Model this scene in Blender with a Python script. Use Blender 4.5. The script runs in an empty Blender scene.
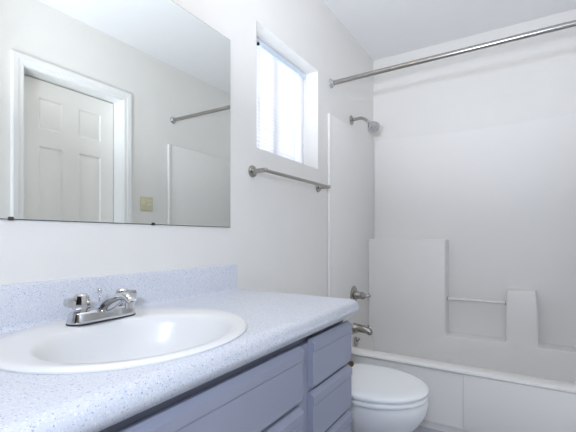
import bpy, bmesh, math, random
from mathutils import Vector, Matrix
random.seed(7)
sc = bpy.context.scene
COL = sc.collection
PI = math.pi

# ------------------------------------------------------------------ camera, world, lights, exposure
W, YB, YF, H = 1.495, 2.997, -1.15, 2.50        # room width (x), tub wall (y), wall behind the viewer, ceiling
cam_d = bpy.data.cameras.new('camera')
cam = bpy.data.objects.new('camera', cam_d); COL.objects.link(cam)
cam.location = (1.04, 0.0, 1.04)
cam.rotation_euler = (PI/2, 0, math.atan(234/375))
cam_d.sensor_width = 36.0
cam_d.lens = 375/576*36.0
cam_d.shift_y = 22/576
cam_d.clip_start = 0.01
sc.camera = cam

world = bpy.data.worlds.new('overcast_sky'); sc.world = world
world.use_nodes = True
bg = world.node_tree.nodes['Background']
bg.inputs[0].default_value = (0.86, 0.93, 1.0, 1)
bg.inputs[1].default_value = 5.6

def lamp(name, kind, loc, energy, color, size=None, target=None, size_y=None):
    l = bpy.data.lights.new(name, kind); l.energy = energy; l.color = color
    if kind == 'AREA':
        l.size = size
        if size_y: l.shape = 'RECTANGLE'; l.size_y = size_y
    else:
        l.shadow_soft_size = size
    o = bpy.data.objects.new(name, l); COL.objects.link(o); o.location = loc
    if target:
        o.rotation_euler = (Vector(target)-Vector(loc)).to_track_quat('-Z', 'Y').to_euler()
    return o
lamp('camera_flash', 'AREA', (1.12, -0.40, 1.40), 9.8, (0.73, 0.825, 1.0), 0.10, (0.75, 3.0, 1.60))
bf = lamp('bounce_flash', 'SPOT', (0.76, 0.30, 1.30), 50.0, (0.85, 0.90, 1.0), 0.08, (0.75, 1.80, 2.5))
bf.data.spot_size = math.radians(86); bf.data.spot_blend = 0.7
for y in (0.10, 0.35, 0.60):
    lamp('vanity_globe_lamp', 'POINT', (0.16, y, 2.06), 1.0, (1.0, 0.80, 0.52), 0.05)
sc.view_settings.view_transform = 'Standard'
sc.view_settings.look = 'None'
sc.view_settings.gamma = 1.0
sc.view_settings.use_curve_mapping = False
sc.view_settings.exposure = 0.70

# ------------------------------------------------------------------ helpers
def srgb(r, g, b):
    f = lambda c: (c/255/12.92) if c <= 10 else ((c/255+0.055)/1.055)**2.4
    return (f(r), f(g), f(b), 1)

def mat(name, col, rough=0.5, metal=0.0, bump=0.0, bscale=200.0, var=0.02, vscale=8.0, spec=0.5, coat=0.0):
    m = bpy.data.materials.new(name); m.use_nodes = True
    nt = m.node_tree; N = nt.nodes; L = nt.links; p = N['Principled BSDF']
    tc = N.new('ShaderNodeTexCoord')
    n = N.new('ShaderNodeTexNoise'); n.inputs['Scale'].default_value = vscale; n.inputs['Detail'].default_value = 4
    L.new(tc.outputs['Object'], n.inputs['Vector'])
    mx = N.new('ShaderNodeMix'); mx.data_type = 'RGBA'
    mx.inputs[6].default_value = (col[0]*(1-var), col[1]*(1-var), col[2]*(1-var), 1)
    mx.inputs[7].default_value = (min(1, col[0]*(1+var)), min(1, col[1]*(1+var)), min(1, col[2]*(1+var)), 1)
    L.new(n.outputs['Fac'], mx.inputs[0]); L.new(mx.outputs[2], p.inputs['Base Color'])
    p.inputs['Roughness'].default_value = rough; p.inputs['Metallic'].default_value = metal
    p.inputs['Specular IOR Level'].default_value = spec
    p.inputs['Coat Weight'].default_value = coat
    if bump:
        b = N.new('ShaderNodeTexNoise'); b.inputs['Scale'].default_value = bscale; b.inputs['Detail'].default_value = 3
        L.new(tc.outputs['Object'], b.inputs['Vector'])
        bp = N.new('ShaderNodeBump'); bp.inputs['Strength'].default_value = bump; bp.inputs['Distance'].default_value = 0.002
        L.new(b.outputs['Fac'], bp.inputs['Height']); L.new(bp.outputs['Normal'], p.inputs['Normal'])
    return m

M_wall = mat('orange_peel_wall_paint', srgb(238, 236, 232), 0.6, bump=0.35, bscale=140)
M_ceil = mat('ceiling_paint', srgb(243, 243, 243), 0.8, bump=0.3, bscale=90)
M_trim = mat('gloss_trim_paint', srgb(242, 242, 240), 0.35)
M_door = mat('door_paint', srgb(244, 242, 236), 0.4)
M_fiber = mat('white_fiberglass', srgb(241, 239, 236), 0.42, var=0.01, spec=0.35)
M_porc = mat('vitreous_china', srgb(231, 232, 233), 0.3, var=0.006)
M_seat = mat('seat_plastic', srgb(242, 244, 245), 0.18, var=0.006)
M_cab = mat('blue_gray_cabinet_paint', srgb(149, 153, 171), 0.42, var=0.03, bump=0.04, bscale=60)
M_dark = mat('cabinet_recess', srgb(70, 74, 84), 0.7)
M_chrome = mat('polished_chrome', (0.60, 0.61, 0.63, 1), 0.07, 1.0, var=0.01)
M_nickel = mat('brushed_nickel', (0.40, 0.385, 0.365, 1), 0.26, 1.0, var=0.05, vscale=60)
M_black = mat('dark_rubber', srgb(32, 32, 34), 0.6)
M_clip = mat('dark_metal_clip', srgb(74, 72, 66), 0.35, 0.6)
M_bronze = mat('aged_bronze', srgb(92, 68, 42), 0.35, 0.7, var=0.1)
M_almond = mat('almond_plastic', srgb(214, 208, 176), 0.4)
M_almond2 = mat('almond_toggle', srgb(226, 222, 196), 0.35)
M_vinyl = mat('window_vinyl', srgb(238, 240, 244), 0.35)
M_rail = mat('blind_headrail_enamel', srgb(214, 226, 240), 0.35)
M_mirror = mat('silvered_mirror', (0.91, 0.935, 0.915, 1), 0.0, 1.0, var=0.0)
M_edge = mat('mirror_edge_glass', srgb(96, 106, 108), 0.2)
M_floor = mat('gray_vinyl_floor', srgb(176, 178, 186), 0.35, var=0.06, vscale=14, bump=0.05)
M_cord = mat('blind_cord', srgb(216, 222, 240), 0.7)

# speckled laminate
def speckled():
    m = mat('speckled_laminate', srgb(216, 220, 229), 0.3, var=0.02, vscale=30)
    nt = m.node_tree; N = nt.nodes; L = nt.links; p = N['Principled BSDF']
    tc = [n for n in N if n.type == 'TEX_COORD'][0]
    base = p.inputs['Base Color'].links[0].from_socket
    cur = base
    for scale, lo, col, k in ((430, 0.87, srgb(190, 200, 222), 0.55), (470, 0.962, srgb(132, 144, 176), 0.65), (420, 0.88, srgb(242, 243, 246), 0.5)):
        v = N.new('ShaderNodeTexVoronoi'); v.inputs['Scale'].default_value = scale
        L.new(tc.outputs['Object'], v.inputs['Vector'])
        sx = N.new('ShaderNodeSeparateColor'); L.new(v.outputs['Color'], sx.inputs[0])
        g1 = N.new('ShaderNodeMath'); g1.operation = 'GREATER_THAN'; g1.inputs[1].default_value = lo
        L.new(sx.outputs[0], g1.inputs[0])
        g2 = N.new('ShaderNodeMath'); g2.operation = 'MULTIPLY'; g2.inputs[1].default_value = k
        L.new(g1.outputs[0], g2.inputs[0])
        mx = N.new('ShaderNodeMix'); mx.data_type = 'RGBA'; mx.inputs[7].default_value = col
        L.new(g2.outputs[0], mx.inputs[0]); L.new(cur, mx.inputs[6]); cur = mx.outputs[2]
    L.new(cur, p.inputs['Base Color'])
    return m
M_lam = speckled()

def slat_mat():
    m = bpy.data.materials.new('white_blind_slat'); m.use_nodes = True
    nt = m.node_tree; N = nt.nodes; L = nt.links; N.remove(N['Principled BSDF'])
    tc = N.new('ShaderNodeTexCoord'); n = N.new('ShaderNodeTexNoise'); n.inputs['Scale'].default_value = 12
    L.new(tc.outputs['Object'], n.inputs['Vector'])
    cr = N.new('ShaderNodeMix'); cr.data_type = 'RGBA'
    cr.inputs[6].default_value = srgb(240, 238, 240); cr.inputs[7].default_value = srgb(247, 246, 248)
    L.new(n.outputs['Fac'], cr.inputs[0])
    d = N.new('ShaderNodeBsdfDiffuse'); t = N.new('ShaderNodeBsdfTranslucent'); mx = N.new('ShaderNodeMixShader')
    mx.inputs[0].default_value = 0.45
    L.new(cr.outputs[2], d.inputs[0]); L.new(cr.outputs[2], t.inputs[0])
    L.new(d.outputs[0], mx.inputs[1]); L.new(t.outputs[0], mx.inputs[2])
    L.new(mx.outputs[0], N['Material Output'].inputs[0])
    return m
M_slat = slat_mat()

def glass_mat():
    m = bpy.data.materials.new('window_glass'); m.use_nodes = True
    nt = m.node_tree; N = nt.nodes; L = nt.links; N.remove(N['Principled BSDF'])
    tr = N.new('ShaderNodeBsdfTransparent'); tr.inputs[0].default_value = (0.95, 0.97, 0.97, 1)
    gl = N.new('ShaderNodeBsdfGlossy'); gl.inputs['Roughness'].default_value = 0.02
    fr = N.new('ShaderNodeFresnel'); fr.inputs[0].default_value = 1.45
    mx = N.new('ShaderNodeMixShader')
    L.new(fr.outputs[0], mx.inputs[0]); L.new(tr.outputs[0], mx.inputs[1]); L.new(gl.outputs[0], mx.inputs[2])
    L.new(mx.outputs[0], N['Material Output'].inputs[0])
    return m
M_glass = glass_mat()

ORG = {}
def obj(name, bm, m, parent=None, loc=None, smooth=35, kind=None, label=None):
    """links bm (world coordinates) as one mesh object"""
    if parent is not None: org = ORG[parent.name]
    else: org = Vector(loc) if loc is not None else Vector((0, 0, 0))
    bmesh.ops.recalc_face_normals(bm, faces=bm.faces)
    bmesh.ops.translate(bm, verts=bm.verts, vec=-org)
    me = bpy.data.meshes.new(name); bm.to_mesh(me); bm.free()
    for q in (m if isinstance(m, list) else [m]): me.materials.append(q)
    if smooth:
        for p in me.polygons: p.use_smooth = True
        me.set_sharp_from_angle(angle=math.radians(smooth))
    o = bpy.data.objects.new(name, me); COL.objects.link(o)
    if parent is not None: o.parent = parent
    else: o.location = org
    ORG[o.name] = org
    if kind: o['kind'] = kind
    if label: o['label'] = label
    return o

def thing(name, label, cat, loc, group=None):
    o = bpy.data.objects.new(name, None); COL.objects.link(o)
    o.empty_display_size = 0.05
    o.location = loc; o['label'] = label; o['category'] = cat
    if group: o['group'] = group
    ORG[o.name] = Vector(loc)
    return o
def tag(o, label, cat, group=None):
    o['label'] = label; o['category'] = cat
    if group: o['group'] = group
    return o

def box(x0, x1, y0, y1, z0, z1, bev=0.0, seg=2, bm=None):
    t = bmesh.new()
    bmesh.ops.create_cube(t, size=1.0)
    bmesh.ops.scale(t, verts=t.verts, vec=(x1-x0, y1-y0, z1-z0))
    bmesh.ops.translate(t, verts=t.verts, vec=((x0+x1)/2, (y0+y1)/2, (z0+z1)/2))
    if bev: bmesh.ops.bevel(t, geom=t.edges[:], offset=bev, segments=seg, profile=0.5, affect='EDGES')
    return merge(bm, t)
def merge(bm, t):
    if bm is None: return t
    me = bpy.data.meshes.new('tmp'); t.to_mesh(me); t.free(); bm.from_mesh(me); bpy.data.meshes.remove(me)
    return bm
def loft(rings, cap0=True, cap1=True, bm=None, closed=True):
    bm = bm or bmesh.new()
    V = [[bm.verts.new(p) for p in r] for r in rings]
    n = len(rings[0])
    for a, b in zip(V, V[1:]):
        for i in range(n if closed else n-1):
            j = (i+1) % n
            bm.faces.new((a[i], a[j], b[j], b[i]))
    if cap0: bm.faces.new(V[0][::-1])
    if cap1: bm.faces.new(V[-1])
    return bm
def frame(d):
    d = Vector(d).normalized()
    u = d.orthogonal().normalized()
    return u, d.cross(u)
def lathe(prof, base, axis, n=32, bm=None, cap0=True, cap1=True):
    """prof: list of (radius, distance along axis)"""
    d = Vector(axis).normalized(); u, v = frame(d); b = Vector(base)
    rings = [[b + d*h + (u*math.cos(2*PI*k/n)+v*math.sin(2*PI*k/n))*max(r, 1e-4) for k in range(n)] for r, h in prof]
    return loft(rings, cap0, cap1, bm)
def tube(pts, r, n=16, bm=None):
    pts = [Vector(p) for p in pts]
    rs = r if isinstance(r, (list, tuple)) else [r]*len(pts)
    rings = []; u = None
    for i, p in enumerate(pts):
        d = (pts[min(i+1, len(pts)-1)]-pts[max(i-1, 0)]).normalized()
        u = d.orthogonal().normalized() if u is None else (u-d*u.dot(d)).normalized()
        v = d.cross(u)
        rings.append([p+(u*math.cos(2*PI*k/n)+v*math.sin(2*PI*k/n))*rs[i] for k in range(n)])
    return loft(rings, True, True, bm)
def bez(p0, p1, p2, n=10):
    p0, p1, p2 = Vector(p0), Vector(p1), Vector(p2)
    return [p0*(1-t)**2+p1*2*t*(1-t)+p2*t*t for t in [i/n for i in range(n+1)]]
def prism(poly, a0, a1, axis, bm=None, bev=0.0, seg=2):
    """extrude a 2-D polygon along an axis ('x': poly=(y,z), 'y': poly=(x,z), 'z': poly=(x,y))"""
    f = {'x': lambda p, a: (a, p[0], p[1]), 'y': lambda p, a: (p[0], a, p[1]), 'z': lambda p, a: (p[0], p[1], a)}[axis]
    t = loft([[f(p, a0) for p in poly], [f(p, a1) for p in poly]])
    if bev: bmesh.ops.bevel(t, geom=t.edges[:], offset=bev, segments=seg, profile=0.5, affect='EDGES')
    return merge(bm, t)
def rrect(x0, x1, y0, y1, r, z, n=6):
    out = []
    for cx, cy, a0 in ((x1-r, y1-r, 0), (x0+r, y1-r, 90), (x0+r, y0+r, 180), (x1-r, y0+r, 270)):
        for k in range(n+1):
            a = math.radians(a0+90*k/n)
            out.append((cx+r*math.cos(a), cy+r*math.sin(a), z))
    return out

# ------------------------------------------------------------------ room shell
obj('floor', box(-0.0, W, YF, YB, -0.06, 0.0), M_floor, kind='structure', smooth=0)
obj('ceiling', box(-0.16, W+0.2, YF-0.12, YB+0.12, H, H+0.08), M_ceil, kind='structure', smooth=0)
WY0, WY1, WZ0, WZ1 = 1.392, 2.007, 1.455, 2.043
b = box(-0.18, 0, YF-0.12, WY0, -0.06, H)
box(-0.18, 0, WY1, YB+0.12, -0.06, H, bm=b)
box(-0.18, 0, WY0, WY1, -0.06, WZ0, bm=b); box(-0.18, 0, WY0, WY1, WZ1, H, bm=b)
obj('wall_left', b, M_wall, kind='structure', smooth=0)
obj('wall_back', box(0, W, YB, YB+0.12, -0.06, H), M_wall, kind='structure', smooth=0)
OX0, OX1, OZ = 0.62, 1.40, 2.04               # unseen doorway behind the viewer, added to open onto the dark hallway
b = box(0, OX0, YF-0.12, YF, -0.06, H); box(OX1, W, YF-0.12, YF, -0.06, H, bm=b); box(OX0, OX1, YF-0.12, YF, OZ, H, bm=b)
obj('wall_front', b, M_wall, kind='structure', smooth=0)
DY0, DY1, DZ = 1.066, 1.716, 2.064
b = box(W, W+0.18, YF-0.12, DY0-0.012, -0.06, H)
box(W, W+0.18, DY1+0.012, YB+0.12, -0.06, H, bm=b); box(W, W+0.18, DY0-0.012, DY1+0.012, DZ+0.012, H, bm=b)
obj('wall_right', b, M_wall, kind='structure', smooth=0)

# unseen dim hallway, added so the chrome has something dark to reflect
M_hall = mat('added_hallway_paint', srgb(150, 140, 128), 0.8)
hb_ = box(-0.10, 1.595, -3.5, YF-0.12, -0.16, -0.06); box(-0.10, 1.595, -3.5, YF-0.12, H, H+0.08, bm=hb_)
box(-0.20, -0.10, -3.5, YF-0.12, -0.16, H+0.08, bm=hb_); box(1.595, 1.695, -3.5, YF-0.12, -0.16, H+0.08, bm=hb_); box(-0.2, 1.695, -3.6, -3.5, -0.16, H+0.08, bm=hb_)
obj('wall_added_hallway', hb_, M_hall, kind='structure', smooth=0)

# window 1: vinyl frame and panes, at the outer side of the recess
wf = box(-0.172, -0.130, WY0, WY0+0.03, WZ0, WZ1, 0.003)
box(-0.172, -0.130, WY1-0.03, WY1, WZ0, WZ1, 0.003, bm=wf)
box(-0.172, -0.130, WY0+0.03, WY1-0.03, WZ0, WZ0+0.03, 0.003, bm=wf); box(-0.172, -0.130, WY0+0.03, WY1-0.03, WZ1-0.03, WZ1, 0.003, bm=wf)
win = obj('window_1', wf, M_vinyl, kind='structure', loc=(-0.15, (WY0+WY1)/2, WZ0))
ym = (WY0+WY1)/2
obj('meeting_rail', box(-0.166, -0.134, ym-0.018, ym+0.018, WZ0+0.03, WZ1-0.03, 0.002), M_vinyl, win)
for a, c in ((WY0+0.03, ym-0.018), (ym+0.018, WY1-0.03)):
    obj('pane', box(-0.152, -0.148, a, c, WZ0+0.03, WZ1-0.03), M_glass, win, smooth=0)

# door 1 in the opposite wall, seen in the mirror: six raised panels
dx0, dx1 = W+0.108, W+0.143
def door_mesh():
    ys = [DY0+0.004, 1.194, 1.343, 1.452, 1.614, DY1-0.004]
    zs = [0.012, 0.24, 0.80, 0.92, 1.633, 1.745, 1.945, DZ-0.007]
    bm = bmesh.new()
    rec = {(1, 1), (3, 1), (1, 3), (3, 3), (1, 5), (3, 5)}
    def quad(pts): bm.faces.new([bm.verts.new(p) for p in pts])
    for i in range(5):
        for k in range(7):
            y0, y1, z0, z1 = ys[i], ys[i+1], zs[k], zs[k+1]
            if (i, k) not in rec:
                quad([(dx0, y0, z0), (dx0, y1, z0), (dx0, y1, z1), (dx0, y0, z1)])
            else:
                def ring(d, x): return [(x, y0+d, z0+d), (x, y1-d, z0+d), (x, y1-d, z1-d), (x, y0+d, z1-d)]
                R = [ring(0, dx0), ring(0.010, dx0+0.009), ring(0.016, dx0+0.009), ring(0.036, dx0+0.002)]
                for A, B in zip(R, R[1:]):
                    for q in range(4):
                        quad([A[q], A[(q+1) % 4], B[(q+1) % 4], B[q]])
                quad(R[-1])
    y0, y1, z0, z1 = ys[0], ys[-1], zs[0], zs[-1]
    quad([(dx1, y0, z0), (dx1, y0, z1), (dx1, y1, z1), (dx1, y1, z0)])
    quad([(dx0, y0, z0), (dx0, y0, z1), (dx1, y0, z1), (dx1, y0, z0)])
    quad([(dx0, y1, z0), (dx1, y1, z0), (dx1, y1, z1), (dx0, y1, z1)])
    quad([(dx0, y0, z1), (dx0, y1, z1), (dx1, y1, z1), (dx1, y0, z1)])
    quad([(dx0, y0, z0), (dx1, y0, z0), (dx1, y1, z0), (dx0, y1, z0)])
    bmesh.ops.remove_doubles(bm, verts=bm.verts, dist=1e-5)
    return bm
obj('door_1', door_mesh(), M_door, kind='structure', loc=(dx0, (DY0+DY1)/2, 0.012), smooth=20)
# jamb, stop and moulded casing
CW = 0.066
cas = [(0, 0), (0, 0.010), (0.006, 0.013), (0.026, 0.013), (0.032, 0.017), (0.058, 0.019), (CW, 0.014), (CW, 0)]   # (distance from opening, thickness)
def casing():
    bm = bmesh.new()
    g = 0.004
    rings = []
    for (w, t) in cas:
        e = w+g
        rings.append([(W-t, DY0-e+0.0, 0.0), (W-t, DY0-e, DZ+e), (W-t, DY1+e, DZ+e), (W-t, DY1+e, 0.0)])
    V = [[bm.verts.new(p) for p in r] for r in rings]
    for a, c in zip(V, V[1:]):
        for i in range(3): bm.faces.new((a[i], a[i+1], c[i+1], c[i]))
    return bm
t1 = obj('trim_1', casing(), M_trim, kind='structure', smooth=25)
j = box(W-0.002, W+0.178, DY0-0.012, DY0, 0, DZ)
box(W-0.002, W+0.178, DY1, DY1+0.012, 0, DZ, bm=j); box(W-0.002, W+0.178, DY0-0.012, DY1+0.012, DZ, DZ+0.012, bm=j)
box(W+0.145, W+0.178, DY0, DY0+0.02, 0, DZ, bm=j); box(W+0.145, W+0.178, DY1-0.02, DY1, 0, DZ, bm=j); box(W+0.145, W+0.178, DY0, DY1, DZ-0.02, DZ, bm=j)  # stop strips, added to block sky light leaking round the door
obj('trim_2', j, M_trim, kind='structure', smooth=0)

# baseboards
prof = [(0, 0), (0.012, 0), (0.012, 0.07), (0.006, 0.085), (0, 0.085)]
obj('baseboard_left', prism(prof, 1.262, 2.118, 'y'), M_trim, kind='structure', smooth=0)
mir = [(W-x, z) for x, z in prof]
obj('baseboard_right', merge(prism(mir, YF, DY0-CW-0.006, 'y'), prism(mir, DY1+CW+0.006, 2.118, 'y')), M_trim, kind='structure', smooth=0)
obj('baseboard_front', prism([(YF+x, z) for x, z in prof], 0.0, OX0, 'x'), M_trim, kind='structure', smooth=0)

# ------------------------------------------------------------------ bathtub and fiberglass surround
TZ = 0.343
tub = thing('bathtub', 'white bathtub with a smooth apron along the back wall', 'bathtub', (W/2, 2.5, 0))
e = 0.003
TZ = 0.357
rings = [rrect(e, W-e, 2.150, 2.95, 0.004, 0.0), rrect(e, W-e, 2.148, 2.95, 0.004, 0.035), rrect(e, W-e, 2.141, 2.95, 0.004, 0.043),
         rrect(e, W-e, 2.140, 2.95, 0.004, TZ-0.030), rrect(e, W-e, 2.130, 2.95, 0.004, TZ-0.024), rrect(e, W-e, 2.124, 2.95, 0.004, TZ-0.016),
         rrect(e, W-e, 2.126, 2.95, 0.006, TZ-0.007), rrect(e+0.002, W-e-0.002, 2.134, 2.95, 0.01, TZ-0.001), rrect(0.012, W-0.012, 2.15, 2.95, 0.02, TZ),
         rrect(0.030, W-0.050, 2.208, 2.95, 0.02, TZ), rrect(0.036, W-0.060, 2.222, 2.95, 0.025, TZ-0.008), rrect(0.040, W-0.068, 2.230, 2.95, 0.028, TZ-0.04),
         rrect(0.06, W-0.17, 2.27, 2.95, 0.04, 0.12), rrect(0.11, W-0.25, 2.32, 2.95, 0.06, 0.065), rrect(0.20, W-0.30, 2.36, 2.95, 0.05, 0.055)]
tb_ = loft(rings)
bmesh.ops.bisect_plane(tb_, geom=tb_.verts[:]+tb_.edges[:]+tb_.faces[:], plane_co=(0, 2.850, 0), plane_no=(0, 1, 0), clear_outer=True)
obj('tub_shell', tb_, M_fiber, tub, smooth=40)
obj('apron_panel', box(0.78, W-0.012, 2.134, 2.142, 0.055, TZ-0.026, 0.0035, 3), M_fiber, tub)
ofl = lathe([(0.034, 0), (0.034, 0.003), (0.030, 0.008), (0.012, 0.011), (0.0, 0.011)], (0.044, 2.50, 0.308), (1, 0, 0.09), 28)
op = obj('overflow_plate', ofl, M_nickel, tub, label='nickel overflow plate')
obj('trip_lever', tube([(0.054, 2.50, 0.311), (0.066, 2.50, 0.321), (0.070, 2.50, 0.336)], [0.004, 0.004, 0.006], 10), M_nickel, op)
dr = lathe([(0.036, 0), (0.034, 0.003), (0.024, 0.003), (0.022, 0.001), (0, 0.001)], (0.34, 2.56, 0.0555), (0, 0, 1), 24)
obj('drain', dr, M_nickel, tub)

sur = thing('tub_surround', 'glossy white molded surround lining three walls above the bathtub', 'shower surround', (W/2, 2.9, TZ))
def end_panel(side):
    s = (lambda x: x) if side == 0 else (lambda x: W-x)
    bm = box(*sorted((s(0.0005), s(0.010))), 2.146, YB-0.0005, TZ+0.0015, 1.828, 0.003)
    box(*sorted((s(0.0005), s(0.020))), 2.130, 2.156, TZ+0.0015, 1.826, 0.006, 3, bm=bm)
    return bm
for s in (0, 1): obj('end_panel', end_panel(s), M_fiber, sur)
# upper back panel with a gently bowed top edge
bp = []
n = 24
tops = [(0.010+(W-0.02)*k/n) for k in range(n+1)]
bow = lambda x: 1.846-0.030*math.sin(PI*min(1, max(0, x/W)))**0.8
poly = [(0.010, 0.30), (W-0.010, 0.30)]+[(x, bow(x)) for x in tops[::-1]]
obj('back_panel', prism(poly, YB-0.009, YB-0.0005, 'y', bev=0.002, seg=1), M_fiber, sur)
# moulded corner column, soap column and low deck, flush with each other
YP = 2.852
def rounded(poly, r, n=5):
    out = []
    N_ = len(poly)
    for i, p in enumerate(poly):
        a = Vector(poly[i-1]); c = Vector(poly[(i+1) % N_]); p = Vector(p)
        if r[i] == 0: out.append(tuple(p)); continue
        d1 = (a-p).normalized()*r[i]; d2 = (c-p).normalized()*r[i]
        for k in range(n+1):
            t = k/n
            out.append(tuple((p+d1)*(1-t)**2+p*2*t*(1-t)+(p+d2)*t*t))
    return out
outl = [(0.008, 0.055), (W-0.008, 0.055), (W-0.008, 0.347), (1.132, 0.346), (1.121, 0.698), (0.953, 0.697), (0.948, 0.352), (0.579, 0.346), (0.579, 1.032), (0.008, 1.032)]
rr = [0, 0, 0, 0.02, 0.018, 0.018, 0.02, 0.02, 0.014, 0]
P2 = rounded(outl, rr)
def molded():
    # front face inset with a rolled edge
    c = [(0.0, 0.0), (0.004, 0.005), (0.012, 0.010)]
    def inset(poly, d):
        N_ = len(poly); out = []
        for i in range(N_):
            a, p, q = Vector(poly[i-1]), Vector(poly[i]), Vector(poly[(i+1) % N_])
            e1 = (p-a); e2 = (q-p)
            n1 = Vector((-e1.y, e1.x)).normalized() if e1.length > 1e-6 else Vector((0, 0))
            n2 = Vector((-e2.y, e2.x)).normalized() if e2.length > 1e-6 else Vector((0, 0))
            nn = (n1+n2)
            if nn.length < 1e-6: nn = n1
            nn.normalize()
            out.append(tuple(p+nn*d/max(0.5, nn.dot(n1))))
        return out
    R = []
    for y, d in ((YB-0.001, 0.0), (YP+0.010, 0.0), (YP+0.005, 0.0015), (YP+0.0015, 0.005), (YP, 0.010)):
        R.append([(x, y, z) for x, z in inset(P2, d)])
    return loft(R)
obj('molded_shelf_panel', molded(), M_fiber, sur, smooth=50)
gb = tube([(0.570, 2.920, 0.602), (0.960, 2.920, 0.602)], 0.0085, 14)
gr = obj('washcloth_bar', gb, M_fiber, sur)
for x0, x1 in ((0.578, 0.584), (0.942, 0.950)):
    obj('bar_socket', lathe([(0.013, 0), (0.013, abs(x1-x0))], (x0, 2.920, 0.602), (1, 0, 0), 18), M_nickel, gr, label='dark round socket holding the washcloth bar')

# ------------------------------------------------------------------ window blind
bl = thing('window_blind', 'white horizontal slat blind lowered inside the window recess', 'blind', (-0.098, ym, WZ1))
BX = -0.098
obj('headrail', box(BX-0.013, BX+0.015, WY0+0.004, WY1-0.004, WZ1-0.030, WZ1-0.003, 0.002), M_rail, bl, label='pale blue headrail')
obj('valance_edge', box(BX+0.015, BX+0.0165, WY0+0.004, WY1-0.004, WZ1-0.034, WZ1-0.003), M_rail, bl)
n = 27; z_top = WZ1-0.046; z_bot = WZ0+0.030
slat_me = None
for k in range(n):
    z = z_top+(z_bot-z_top)*k/(n-1)
    if slat_me is None:
        bm = bmesh.new()
        prof_s = []
        ang = math.radians(62)
        for i in range(7):
            t = (i/6-0.5)*0.025; c = 0.0016*(1-(2*i/6-1)**2)
            prof_s.append((t*math.cos(ang)-c*math.sin(ang), t*math.sin(ang)+c*math.cos(ang)))
        up = [(a, q) for a, q in prof_s]; dn = [(a+0.0004*math.sin(ang), q-0.0004*math.cos(ang)) for a, q in prof_s[::-1]]
        poly = [(BX+a, z+q) for a, q in up+dn]
        o = obj('slat', prism(poly, WY0+0.006, WY1-0.006, 'y'), M_slat, bl, smooth=50)
        slat_me = o; z_ref = z
    else:
        o = slat_me.copy(); COL.objects.link(o); o.parent = bl; o.location = (0, 0, z-z_ref)
obj('bottom_rail', box(BX-0.011, BX+0.011, WY0+0.006, WY1-0.006, WZ0+0.003, WZ0+0.017, 0.003), M_rail, bl)
for y in (WY0+0.135, WY1-0.135):
    obj('ladder_cord', merge(box(BX+0.013, BX+0.0145, y-0.0012, y+0.0012, WZ0+0.015, WZ1-0.03), box(BX-0.0145, BX-0.013, y-0.0012, y+0.0012, WZ0+0.015, WZ1-0.03)), M_cord, bl, smooth=0)
tl = obj('tilter', box(BX+0.0165, BX+0.028, 1.502, 1.513, WZ1-0.042, WZ1-0.028, 0.002), M_black, bl, label='small dark tilter at the headrail end')

# ------------------------------------------------------------------ mirror
mr = thing('wall_mirror', 'large frameless wall mirror above the vanity counter', 'mirror', (0, 0.4, 1.085))
MY0, MY1, MZ0, MZ1 = -0.45, 1.204, 1.084, 1.868
obj('backing', box(0.0005, 0.004, MY0, MY1, MZ0, MZ1), M_edge, mr, smooth=0)
obj('mirror_glass', box(0.004, 0.0055, MY0+0.002, MY1-0.002, MZ0+0.002, MZ1-0.002), M_mirror, mr, smooth=0)
for y in (0.409, 0.816):
    obj('clip', box(0.0005, 0.0085, y-0.006, y+0.006, MZ0-0.002, MZ0+0.007, 0.002), M_clip, mr, label='small metal clip under the mirror edge')

# ------------------------------------------------------------------ vanity cabinet
CX = 0.516                                   # face frame front
cab = thing('vanity_cabinet', 'blue gray painted vanity cabinet with drawers under the speckled counter', 'cabinet', (0.27, 0.4, 0))
CY0, CY1, CT = -0.45, 1.237, 0.7735
CB = CT-0.0008
body = box(0.002, CX-0.019, CY0, CY0+0.016, 0.10, CB); box(0.002, CX-0.019, CY1-0.018, CY1-0.002, 0.10, CB, bm=body)
box(0.002, CX-0.019, CY0+0.016, CY1-0.018, 0.10, 0.116, bm=body); box(0.002, 0.010, CY0+0.016, CY1-0.018, 0.116, CB, bm=body)
box(0.010, CX-0.019, 0.905-0.008, 0.905+0.008, 0.116, CB, bm=body)
box(0.002, CX-0.075, CY0, CY1-0.004, 0.0, 0.10, bm=body)
obj('body', body, M_cab, cab, smooth=0)
ff = box(CX-0.034, CX-0.016, CY0, CY1, 0.690, CB); box(CX-0.016, CX, CY0, CY1, 0.700, 0.738, bm=ff)
for y0, y1 in ((0.880, 0.955), (1.205, CY1), (0.395, 0.465)): box(CX-0.019, CX-0.0002, y0, y1, 0.10, 0.735, bm=ff)
for y0, y1, z0, z1 in ((CY0, 0.88, 0.575, 0.610), (CY0, 0.88, 0.10, 0.14), (0.93, 1.215, 0.575, 0.61), (0.93, 1.215, 0.39, 0.42), (0.93, 1.215, 0.10, 0.14)):
    box(CX-0.019, CX-0.0004, y0, y1, z0, z1, bm=ff)
obj('face_frame', ff, M_cab, cab, smooth=0)
def front(y0, y1, z0, z1, lip=0.036):
    """overlay front: finger-pull lip slanting at the top, fine groove below it"""
    t = 0.018; x = CX+0.0003
    pf = [(x, z0), (x+t-0.003, z0), (x+t, z0+0.003), (x+t, z1-lip-0.004), (x+t-0.0015, z1-lip-0.002), (x+t-0.0015, z1-lip), (x+t+0.003, z1-lip+0.002), (x+t+0.003, z1-0.012), (x+0.007, z1), (x, z1)]
    return prism(pf, y0, y1, 'y', bev=0.0)
for z0, z1 in ((0.611, 0.750), (0.452, 0.597), (0.130, 0.438)):
    obj('drawer_front', front(0.945, 1.229, z0, z1), M_cab, cab, smooth=0)
obj('false_front', front(0.02, 0.889, 0.597, 0.744), M_cab, cab, smooth=0)
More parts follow.
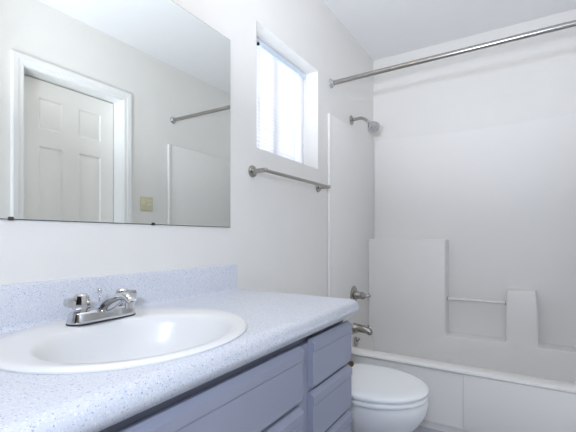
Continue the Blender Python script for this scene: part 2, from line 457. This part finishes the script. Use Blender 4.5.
for y0, y1 in ((0.02, 0.450), (0.457, 0.889)):
    obj('door', front(y0, y1, 0.130, 0.578), M_cab, cab, smooth=0)
obj('door', front(CY0+0.01, 0.012, 0.130, 0.744), M_cab, cab, smooth=0)

# ------------------------------------------------------------------ counter, backsplash
ZC = 0.821
SX, SY, SAX, SAY = 0.279, 0.550, 0.246, 0.277      # sink outline
NE = 64
EY0, EY1 = -0.46, 1.258
ct = thing('countertop', 'speckled white laminate countertop with rolled front edge', 'countertop', (0.28, 0.4, CT))
def counter_mesh():
    bm = bmesh.new()
    hx, hy = SAX-0.022, SAY-0.022
    xf = 0.526
    rect = [(0.0, EY0), (xf, EY0), (xf, EY1), (0.0, EY1)]
    el = [(SX+hx*math.cos(2*PI*k/NE), SY+hy*math.sin(2*PI*k/NE)) for k in range(NE)]
    vo = [bm.verts.new((x, y, ZC)) for x, y in rect]; vi = [bm.verts.new((x, y, ZC)) for x, y in el]
    ed = [bm.edges.new((vo[i], vo[(i+1) % 4])) for i in range(4)]+[bm.edges.new((vi[i], vi[(i+1) % NE])) for i in range(NE)]
    bmesh.ops.triangle_fill(bm, use_beauty=True, use_dissolve=False, edges=ed)
    vb = [bm.verts.new((x, y, CT)) for x, y in el]
    for i in range(NE): bm.faces.new((vi[i], vi[(i+1) % NE], vb[(i+1) % NE], vb[i]))
    # rolled nose
    nose = [(xf, ZC)]
    for k in range(1, 9):
        a = math.radians(90-180*k/8)
        nose.append((xf+0.004+0.0245*math.cos(a), 0.7945+0.0265*math.sin(a)))
    nose += [(xf-0.008, CT+0.002)]
    A = [bm.verts.new((x, EY0, z)) for x, z in nose]; B = [bm.verts.new((x, EY1-0.008, z)) for x, z in nose]
    # nose end rounds inward at the far corner
    Cc = [bm.verts.new((xf+(x-xf)*0.80 if x > xf else x, EY1-0.002, ZC-(ZC-z)*0.97)) for x, z in nose]
    D = [bm.verts.new((xf+(x-xf)*0.45 if x > xf else x, EY1, ZC-(ZC-z)*0.93)) for x, z in nose]
    for a, c in ((A, B), (B, Cc), (Cc, D)):
        for i in range(len(nose)-1): bm.faces.new((a[i], a[i+1], c[i+1], c[i]))
    bm.faces.new(D)
    e0 = [bm.verts.new(p) for p in ((0, EY1, ZC), (xf, EY1, ZC), (xf, EY1, CT+0.002), (0, EY1, CT+0.002))]
    bm.faces.new(e0)
    bmesh.ops.remove_doubles(bm, verts=bm.verts, dist=5e-4)
    return bm
obj('worktop', counter_mesh(), M_lam, ct, smooth=40)
SPZ = 0.930
sp = [(0.0, ZC-0.002), (0.034, ZC-0.001), (0.027, ZC+0.001), (0.0225, ZC+0.006), (0.021, ZC+0.014), (0.021, SPZ-0.008), (0.0185, SPZ-0.002), (0.013, SPZ), (0.0, SPZ)]
obj('backsplash', prism(sp, EY0, 1.226, 'y'), M_lam, ct, smooth=40)

# ------------------------------------------------------------------ sink
sk = thing('bathroom_sink', 'white oval drop-in sink with a wide rim', 'sink', (SX, SY, ZC))
def ell(cx, cy, ax, ay, z, n=72): return [(cx+ax*math.cos(2*PI*k/n), cy+ay*math.sin(2*PI*k/n), z) for k in range(n)]
IX, IY = 0.299, 0.549
rings = [ell(SX, SY, SAX, SAY, ZC+0.0003), ell(SX, SY, SAX+0.001, SAY+0.001, ZC+0.004), ell(SX, SY, SAX-0.003, SAY-0.003, ZC+0.0075), ell(SX, SY, SAX-0.010, SAY-0.010, ZC+0.0100),
         ell(SX+0.004, SY, SAX-0.026, SAY-0.028, ZC+0.0064), ell(IX+0.010, IY, 0.186, 0.224, ZC+0.0058), ell(IX+0.012, IY, 0.180, 0.216, ZC+0.0030), ell(IX+0.013, IY, 0.174, 0.210, ZC-0.003),
         ell(IX+0.011, IY, 0.166, 0.202, ZC-0.02), ell(IX+0.003, IY, 0.151, 0.186, ZC-0.06), ell(IX, IY, 0.130, 0.158, ZC-0.10), ell(IX, IY, 0.095, 0.115, ZC-0.128), ell(IX, IY, 0.05, 0.06, ZC-0.139), ell(IX, IY, 0.022, 0.022, ZC-0.142)]
rings += [ell(IX, IY, 0.03, 0.03, ZC-0.152), ell(IX, IY, 0.10, 0.12, ZC-0.140), ell(IX, IY, 0.145, 0.175, ZC-0.10), ell(IX, IY, 0.19, 0.22, ZC-0.03), ell(SX, SY, SAX-0.03, SAY-0.03, ZC+0.0003)]
obj('basin', loft(rings, False, False), M_porc, sk, smooth=60)
obj('drain', lathe([(0.0, -0.012), (0.0225, -0.012), (0.030, 0.0), (0.028, 0.002), (0.020, 0.0), (0.018, 0.004), (0, 0.006)], (IX, IY, ZC-0.141), (0, 0, 1), 24), M_chrome, sk)

# ------------------------------------------------------------------ sink faucet
FX, FY, FZ = 0.108, 0.577, ZC+0.0068
fc = thing('sink_faucet', 'polished chrome two-handle faucet on the back rim of the sink', 'faucet', (FX, FY, FZ))
def stadium(hx, hy, z, n=10, dx=0):
    out = []
    for sgn, a0 in ((1, 0), (-1, 180)):
        for k in range(n+1):
            a = math.radians(a0+180*k/n)
            out.append((FX+dx+hx*math.cos(a), FY+sgn*(hy-hx)+hx*math.sin(a), z))
    return out
obj('gasket', loft([stadium(0.0295, 0.091, FZ), stadium(0.0295, 0.091, FZ+0.003)]), M_black, fc, label='black gasket under the chrome base')
obj('base_plate', loft([stadium(0.0285, 0.090, FZ+0.003), stadium(0.0285, 0.090, FZ+0.008), stadium(0.025, 0.085, FZ+0.026), stadium(0.021, 0.080, FZ+0.030), stadium(0.012, 0.070, FZ+0.032)]), M_chrome, fc, smooth=30)
for s in (-1, 1):
    hy = FY+s*0.057
    hb = lathe([(0.016, 0.028), (0.0155, 0.036), (0.0205, 0.0365), (0.0215, 0.041), (0.0190, 0.061), (0.0168, 0.069), (0.0125, 0.073), (0, 0.074)], (FX, hy, FZ), (0, 0, 1), 10)
    h = obj('handle', hb, M_chrome, fc, smooth=25)
    # flat wing lever pointing away from the spout
    wing = prism([(hy+s*0.008, FZ+0.041), (hy+s*0.036, FZ+0.045), (hy+s*0.039, FZ+0.049), (hy+s*0.039, FZ+0.062), (hy+s*0.036, FZ+0.066), (hy+s*0.008, FZ+0.068)], FX-0.009, FX+0.009, 'x', bev=0.002)
    obj('lever', wing, M_chrome, h, smooth=30)
sp_path = [(FX-0.014, FY, FZ+0.014), (FX+0.008, FY, FZ+0.030), (FX+0.030, FY, FZ+0.043), (FX+0.058, FY, FZ+0.056), (FX+0.088, FY, FZ+0.066), (FX+0.110, FY, FZ+0.066), (FX+0.122, FY, FZ+0.057)]
def spout_mesh():
    rings = []
    P = [Vector(p) for p in sp_path]
    wz = [(0.024, 0.017), (0.022, 0.020), (0.019, 0.018), (0.016, 0.0145), (0.0142, 0.0115), (0.0132, 0.0100), (0.0120, 0.009)]
    for i, p in enumerate(P):
        d = (P[min(i+1, 6)]-P[max(i-1, 0)]).normalized(); up = Vector((-d.z, 0, d.x))
        rings.append([tuple(p+Vector((0, 1, 0))*wz[i][0]*math.copysign(abs(math.cos(a))**0.8, math.cos(a))+up*wz[i][1]*math.copysign(abs(math.sin(a))**0.8, math.sin(a))) for a in [2*PI*k/20 for k in range(20)]])
    return loft(rings)
spo = obj('spout', spout_mesh(), M_chrome, fc, smooth=40)
obj('aerator', lathe([(0.0105, 0.006), (0.0105, -0.010), (0.008, -0.011)], (FX+0.113, FY, FZ+0.051), (0.15, 0, 1), 18), M_chrome, spo)
lr = lathe([(0.0022, 0.02), (0.0022, 0.066), (0.0055, 0.067), (0.006, 0.074), (0.004, 0.078), (0, 0.079)], (FX-0.022, FY+0.004, FZ), (0, 0, 1), 12)
obj('lift_rod', lr, M_chrome, fc)

# ------------------------------------------------------------------ toilet
TY = 1.645; TT = 0.400
to = thing('toilet', 'white toilet with closed lid between vanity and bathtub', 'toilet', (0.35, TY, 0))
def egg(xb, xt, hw, z, xc=None, n=48, pw=0.75):
    xc = xc if xc is not None else xb+(xt-xb)*0.48
    out = []
    for k in range(n):
        a = 2*PI*k/n; c, s = math.cos(a), math.sin(a)
        if c >= 0: x = xc+(xt-xc)*c; y = hw*s
        else: x = xc-(xc-xb)*abs(c)**pw; y = hw*math.copysign(abs(s)**0.85, s)
        out.append((x, TY+y, z))
    return out
R = [egg(0.22, 0.6130, 0.1210, 0.0), egg(0.22, 0.6130, 0.1210, 0.012), egg(0.23, 0.585, 0.102, 0.03), egg(0.23, 0.575, 0.100, 0.10), egg(0.22, 0.59, 0.112, 0.16), egg(0.21, 0.6380, 0.1460, 0.21),
     egg(0.20, 0.6750, 0.1740, 0.252), egg(0.20, 0.6950, 0.1920, 0.290), egg(0.20, 0.7030, 0.1990, 0.325), egg(0.20, 0.7020, 0.1990, 0.345), egg(0.205, 0.6960, 0.1850, 0.352), egg(0.21, 0.6830, 0.1740, 0.354)]
obj('bowl', loft(R), M_porc, to, smooth=60)
sb = [egg(0.235, 0.7010, 0.2000, 0.3555), egg(0.233, 0.7050, 0.2040, 0.360), egg(0.233, 0.7050, 0.2040, 0.369), egg(0.236, 0.7010, 0.2000, 0.3745), egg(0.25, 0.6830, 0.1740, 0.3755)]
seat = obj('seat', loft(sb), M_seat, to, smooth=60)
ld = [egg(0.238, 0.6990, 0.1980, 0.3775), egg(0.234, 0.7050, 0.2040, 0.381), egg(0.233, 0.7065, 0.2050, 0.390), egg(0.236, 0.7030, 0.2020, 0.397), egg(0.243, 0.6940, 0.1830, 0.4005), egg(0.27, 0.6530, 0.1510, 0.402), egg(0.34, 0.54, 0.08, 0.4025)]
lid = obj('lid', loft(ld), M_seat, to, smooth=60)
for s in (-1, 1):
    obj('hinge', box(0.222, 0.262, TY+s*0.075-0.016, TY+s*0.075+0.016, 0.355, 0.392, 0.008, 3), M_seat, to)
tk = loft([rrect(0.022, 0.195, TY-0.195, TY+0.195, 0.03, 0.365), rrect(0.016, 0.205, TY-0.205, TY+0.205, 0.035, 0.46), rrect(0.012, 0.208, TY-0.212, TY+0.212, 0.035, 0.645)])
obj('tank', tk, M_porc, to, smooth=50)
obj('tank_lid', loft([rrect(0.010, 0.214, TY-0.218, TY+0.218, 0.035, 0.645), rrect(0.006, 0.220, TY-0.224, TY+0.224, 0.04, 0.652), rrect(0.006, 0.220, TY-0.224, TY+0.224, 0.04, 0.668), rrect(0.012, 0.212, TY-0.216, TY+0.216, 0.04, 0.675)]), M_porc, to, smooth=50)
obj('neck', box(0.03, 0.25, TY-0.11, TY+0.11, 0.28, 0.366, 0.02, 3), M_porc, to)
fl = tube([(0.206, TY-0.15, 0.60), (0.222, TY-0.15, 0.60)], 0.009, 14)
fo = obj('flush_lever', fl, M_chrome, to, label='chrome flush lever')
obj('lever_arm', tube([(0.220, TY-0.15, 0.60), (0.226, TY-0.12, 0.597), (0.228, TY-0.085, 0.592)], [0.006, 0.005, 0.007], 12), M_chrome, fo)

# ------------------------------------------------------------------ toilet paper holder on the cabinet side
tp = thing('toilet_paper_holder', 'small bronze paper holder on the vanity side facing the toilet', 'paper holder', (0.46, CY1, 0.575))
for x in (0.365, 0.500):
    pb = lathe([(0.017, 0.0), (0.017, 0.004), (0.009, 0.009), (0.007, 0.055), (0.010, 0.062), (0.012, 0.072), (0.009, 0.082), (0, 0.085)], (x, CY1-0.003, 0.572), (0, 1, 0), 18)
    obj('post', pb, M_bronze, tp)
obj('roller', tube([(0.368, CY1+0.068, 0.572), (0.497, CY1+0.068, 0.572)], 0.007, 14), M_bronze, tp)

# ------------------------------------------------------------------ towel bar
tb = thing('towel_bar', 'brushed nickel towel bar on the wall under the window', 'towel bar', (0, 1.68, 1.338))
BZ = 1.342
for y in (1.358, 2.004):
    fp = lathe([(0.027, 0), (0.027, 0.004), (0.024, 0.010), (0.013, 0.013), (0.0105, 0.018), (0.0105, 0.068), (0.0105, 0.0785), (0.009, 0.081), (0, 0.081)], (0.0003, y, BZ), (1, 0, 0), 28)
    obj('bracket', fp, M_nickel, tb)
obj('bar', tube([(0.068, 1.344, BZ), (0.068, 2.018, BZ)], 0.0085, 18), M_nickel, tb)

# ------------------------------------------------------------------ shower rod
RY, RZ = 2.184, 2.030
rod = thing('shower_curtain_rod', 'long brushed steel curtain rod spanning above the bathtub', 'curtain rod', (W/2, RY, RZ))
obj('rod', tube([(0.004, RY, RZ), (W-0.004, RY+0.008, RZ+0.013)], 0.0142, 20), M_nickel, rod)
for x, y, z, d in ((0.0005, RY, RZ, 1), (W-0.0005, RY+0.008, RZ+0.013, -1)):
    obj('flange', lathe([(0.030, 0), (0.030, 0.004), (0.026, 0.010), (0.019, 0.016), (0.0175, 0.026), (0.0135, 0.027)], (x, y, z), (d, 0, 0), 28), M_chrome, rod, label='round chrome wall flange')

# ------------------------------------------------------------------ shower head
SHY, SHZ = 2.525, 1.885
sh = thing('shower_head', 'chrome shower head on a bent arm above the tub', 'shower head', (0, SHY, SHZ))
obj('escutcheon', lathe([(0.034, 0), (0.033, 0.004), (0.024, 0.010), (0.013, 0.014)], (0.0005, SHY, SHZ), (1, 0, 0), 26), M_nickel, sh)
arm = [(0.002, SHY, SHZ), (0.050, SHY, SHZ+0.004)]+bez((0.068, SHY, SHZ+0.004), (0.098, SHY, SHZ+0.002), (0.128, SHY, SHZ-0.034), 8)
obj('arm', tube(arm, 0.0108, 16), M_nickel, sh)
dv = Vector((0.66, -0.10, -0.75)).normalized()
hb = lathe([(0.013, 0), (0.015, 0.006), (0.015, 0.018), (0.022, 0.025), (0.037, 0.048), (0.045, 0.064), (0.045, 0.078), (0.041, 0.083), (0.039, 0.080), (0.0, 0.079)], Vector((0.124, SHY, SHZ-0.029)), dv, 30)
hd = obj('head', hb, M_chrome, sh)
nz = bmesh.new()
u, v = frame(dv); fc0 = Vector((0.124, SHY, SHZ-0.029))+dv*0.0785
for rr_, k_ in ((0.010, 6), (0.019, 10), (0.027, 14)):
    for k in range(k_):
        a = 2*PI*k/k_
        lathe([(0.0018, 0), (0.0014, 0.003), (0, 0.003)], fc0+(u*math.cos(a)+v*math.sin(a))*rr_, dv, 8, bm=nz)
obj('nozzle_face', nz, M_black, hd)

# ------------------------------------------------------------------ mixing valve and tub spout
VY, VZ = 2.545, 0.630
va = thing('shower_valve', 'round nickel valve plate with lever knob on the tub end wall', 'valve', (0.010, VY, VZ))
obj('valve_plate', lathe([(0.066, 0), (0.066, 0.003), (0.060, 0.008), (0.040, 0.013), (0.026, 0.015)], (0.0102, VY, VZ), (1, 0, 0), 36), M_nickel, va)
obj('stem', lathe([(0.030, 0), (0.029, 0.020), (0.024, 0.030), (0.023, 0.045)], (0.022, VY, VZ), (1, 0, 0), 24), M_nickel, va)
kn = lathe([(0.022, 0), (0.027, 0.004), (0.026, 0.024), (0.018, 0.032), (0, 0.033)], (0.066, VY, VZ), (1, 0, 0), 12)
k1 = obj('knob', kn, M_nickel, va, smooth=25)
obj('lever', tube([(0.088, VY, VZ-0.004), (0.112, VY+0.010, VZ-0.004), (0.126, VY+0.018, VZ+0.008)], [0.013, 0.010, 0.013], 12), M_nickel, k1)
SZ = 0.396
ts = thing('tub_spout', 'brushed nickel tub spout with diverter above the tub rim', 'spout', (0.010, 2.545, SZ))
def tub_spout():
    P = [(0.0102, 0.000, 0.033), (0.020, 0.0, 0.033), (0.026, 0.0, 0.029), (0.060, -0.001, 0.028), (0.100, -0.006, 0.026), (0.128, -0.012, 0.023), (0.142, -0.018, 0.019), (0.147, -0.020, 0.011)]
    return loft([[(x, 2.545+r*math.cos(2*PI*k/24), SZ+dz+r*math.sin(2*PI*k/24)) for k in range(24)] for x, dz, r in P])
so = obj('spout_body', tub_spout(), M_nickel, ts)
obj('outlet', lathe([(0.014, 0), (0.015, -0.022), (0.012, -0.023)], (0.128, 2.545, SZ-0.016), (0, 0, 1), 20), M_nickel, so)
obj('diverter_knob', lathe([(0.004, 0), (0.004, 0.012), (0.008, 0.014), (0.008, 0.021), (0, 0.022)], (0.122, 2.545, SZ+0.008), (0, 0, 1), 14), M_nickel, ts)

# ------------------------------------------------------------------ switch plate on the opposite wall
sw = thing('switch_plate', 'almond two-gang switch and outlet plate beside the door', 'switch plate', (W, 1.925, 1.31))
SWY0, SWY1, SWZ0, SWZ1 = 1.868, 1.984, 1.252, 1.366
obj('plate', box(W-0.006, W-0.0003, SWY0, SWY1, SWZ0, SWZ1, 0.0025, 2), M_almond, sw)
obj('toggle', merge(box(W-0.007, W-0.005, 1.898-0.006, 1.898+0.006, 1.309-0.013, 1.309+0.013, 0.0006), box(W-0.016, W-0.005, 1.898-0.004, 1.898+0.004, 1.309+0.000, 1.309+0.009, 0.0015)), M_almond2, sw)
oo = obj('outlet', box(W-0.0075, W-0.005, 1.952-0.017, 1.952+0.017, 1.309-0.034, 1.309+0.034, 0.003), M_almond2, sw)
sl = bmesh.new()
for dz in (-0.017, 0.017):
    for dy in (-0.006, 0.006): box(W-0.0079, W-0.0070, 1.952+dy-0.0012, 1.952+dy+0.0012, 1.309+dz-0.004, 1.309+dz+0.004, bm=sl)
    lathe([(0.0024, 0), (0.0024, 0.0009)], (W-0.0079, 1.952, 1.309+dz-0.009), (1, 0, 0), 10, bm=sl)
obj('slots', sl, M_black, oo)
for y in (1.898, 1.952):
    for z in (1.262, 1.356):
        obj('screw', lathe([(0.0034, 0), (0.003, 0.0012), (0, 0.0014)], (W-0.0058, y, z), (-1, 0, 0), 12), M_almond2, sw)
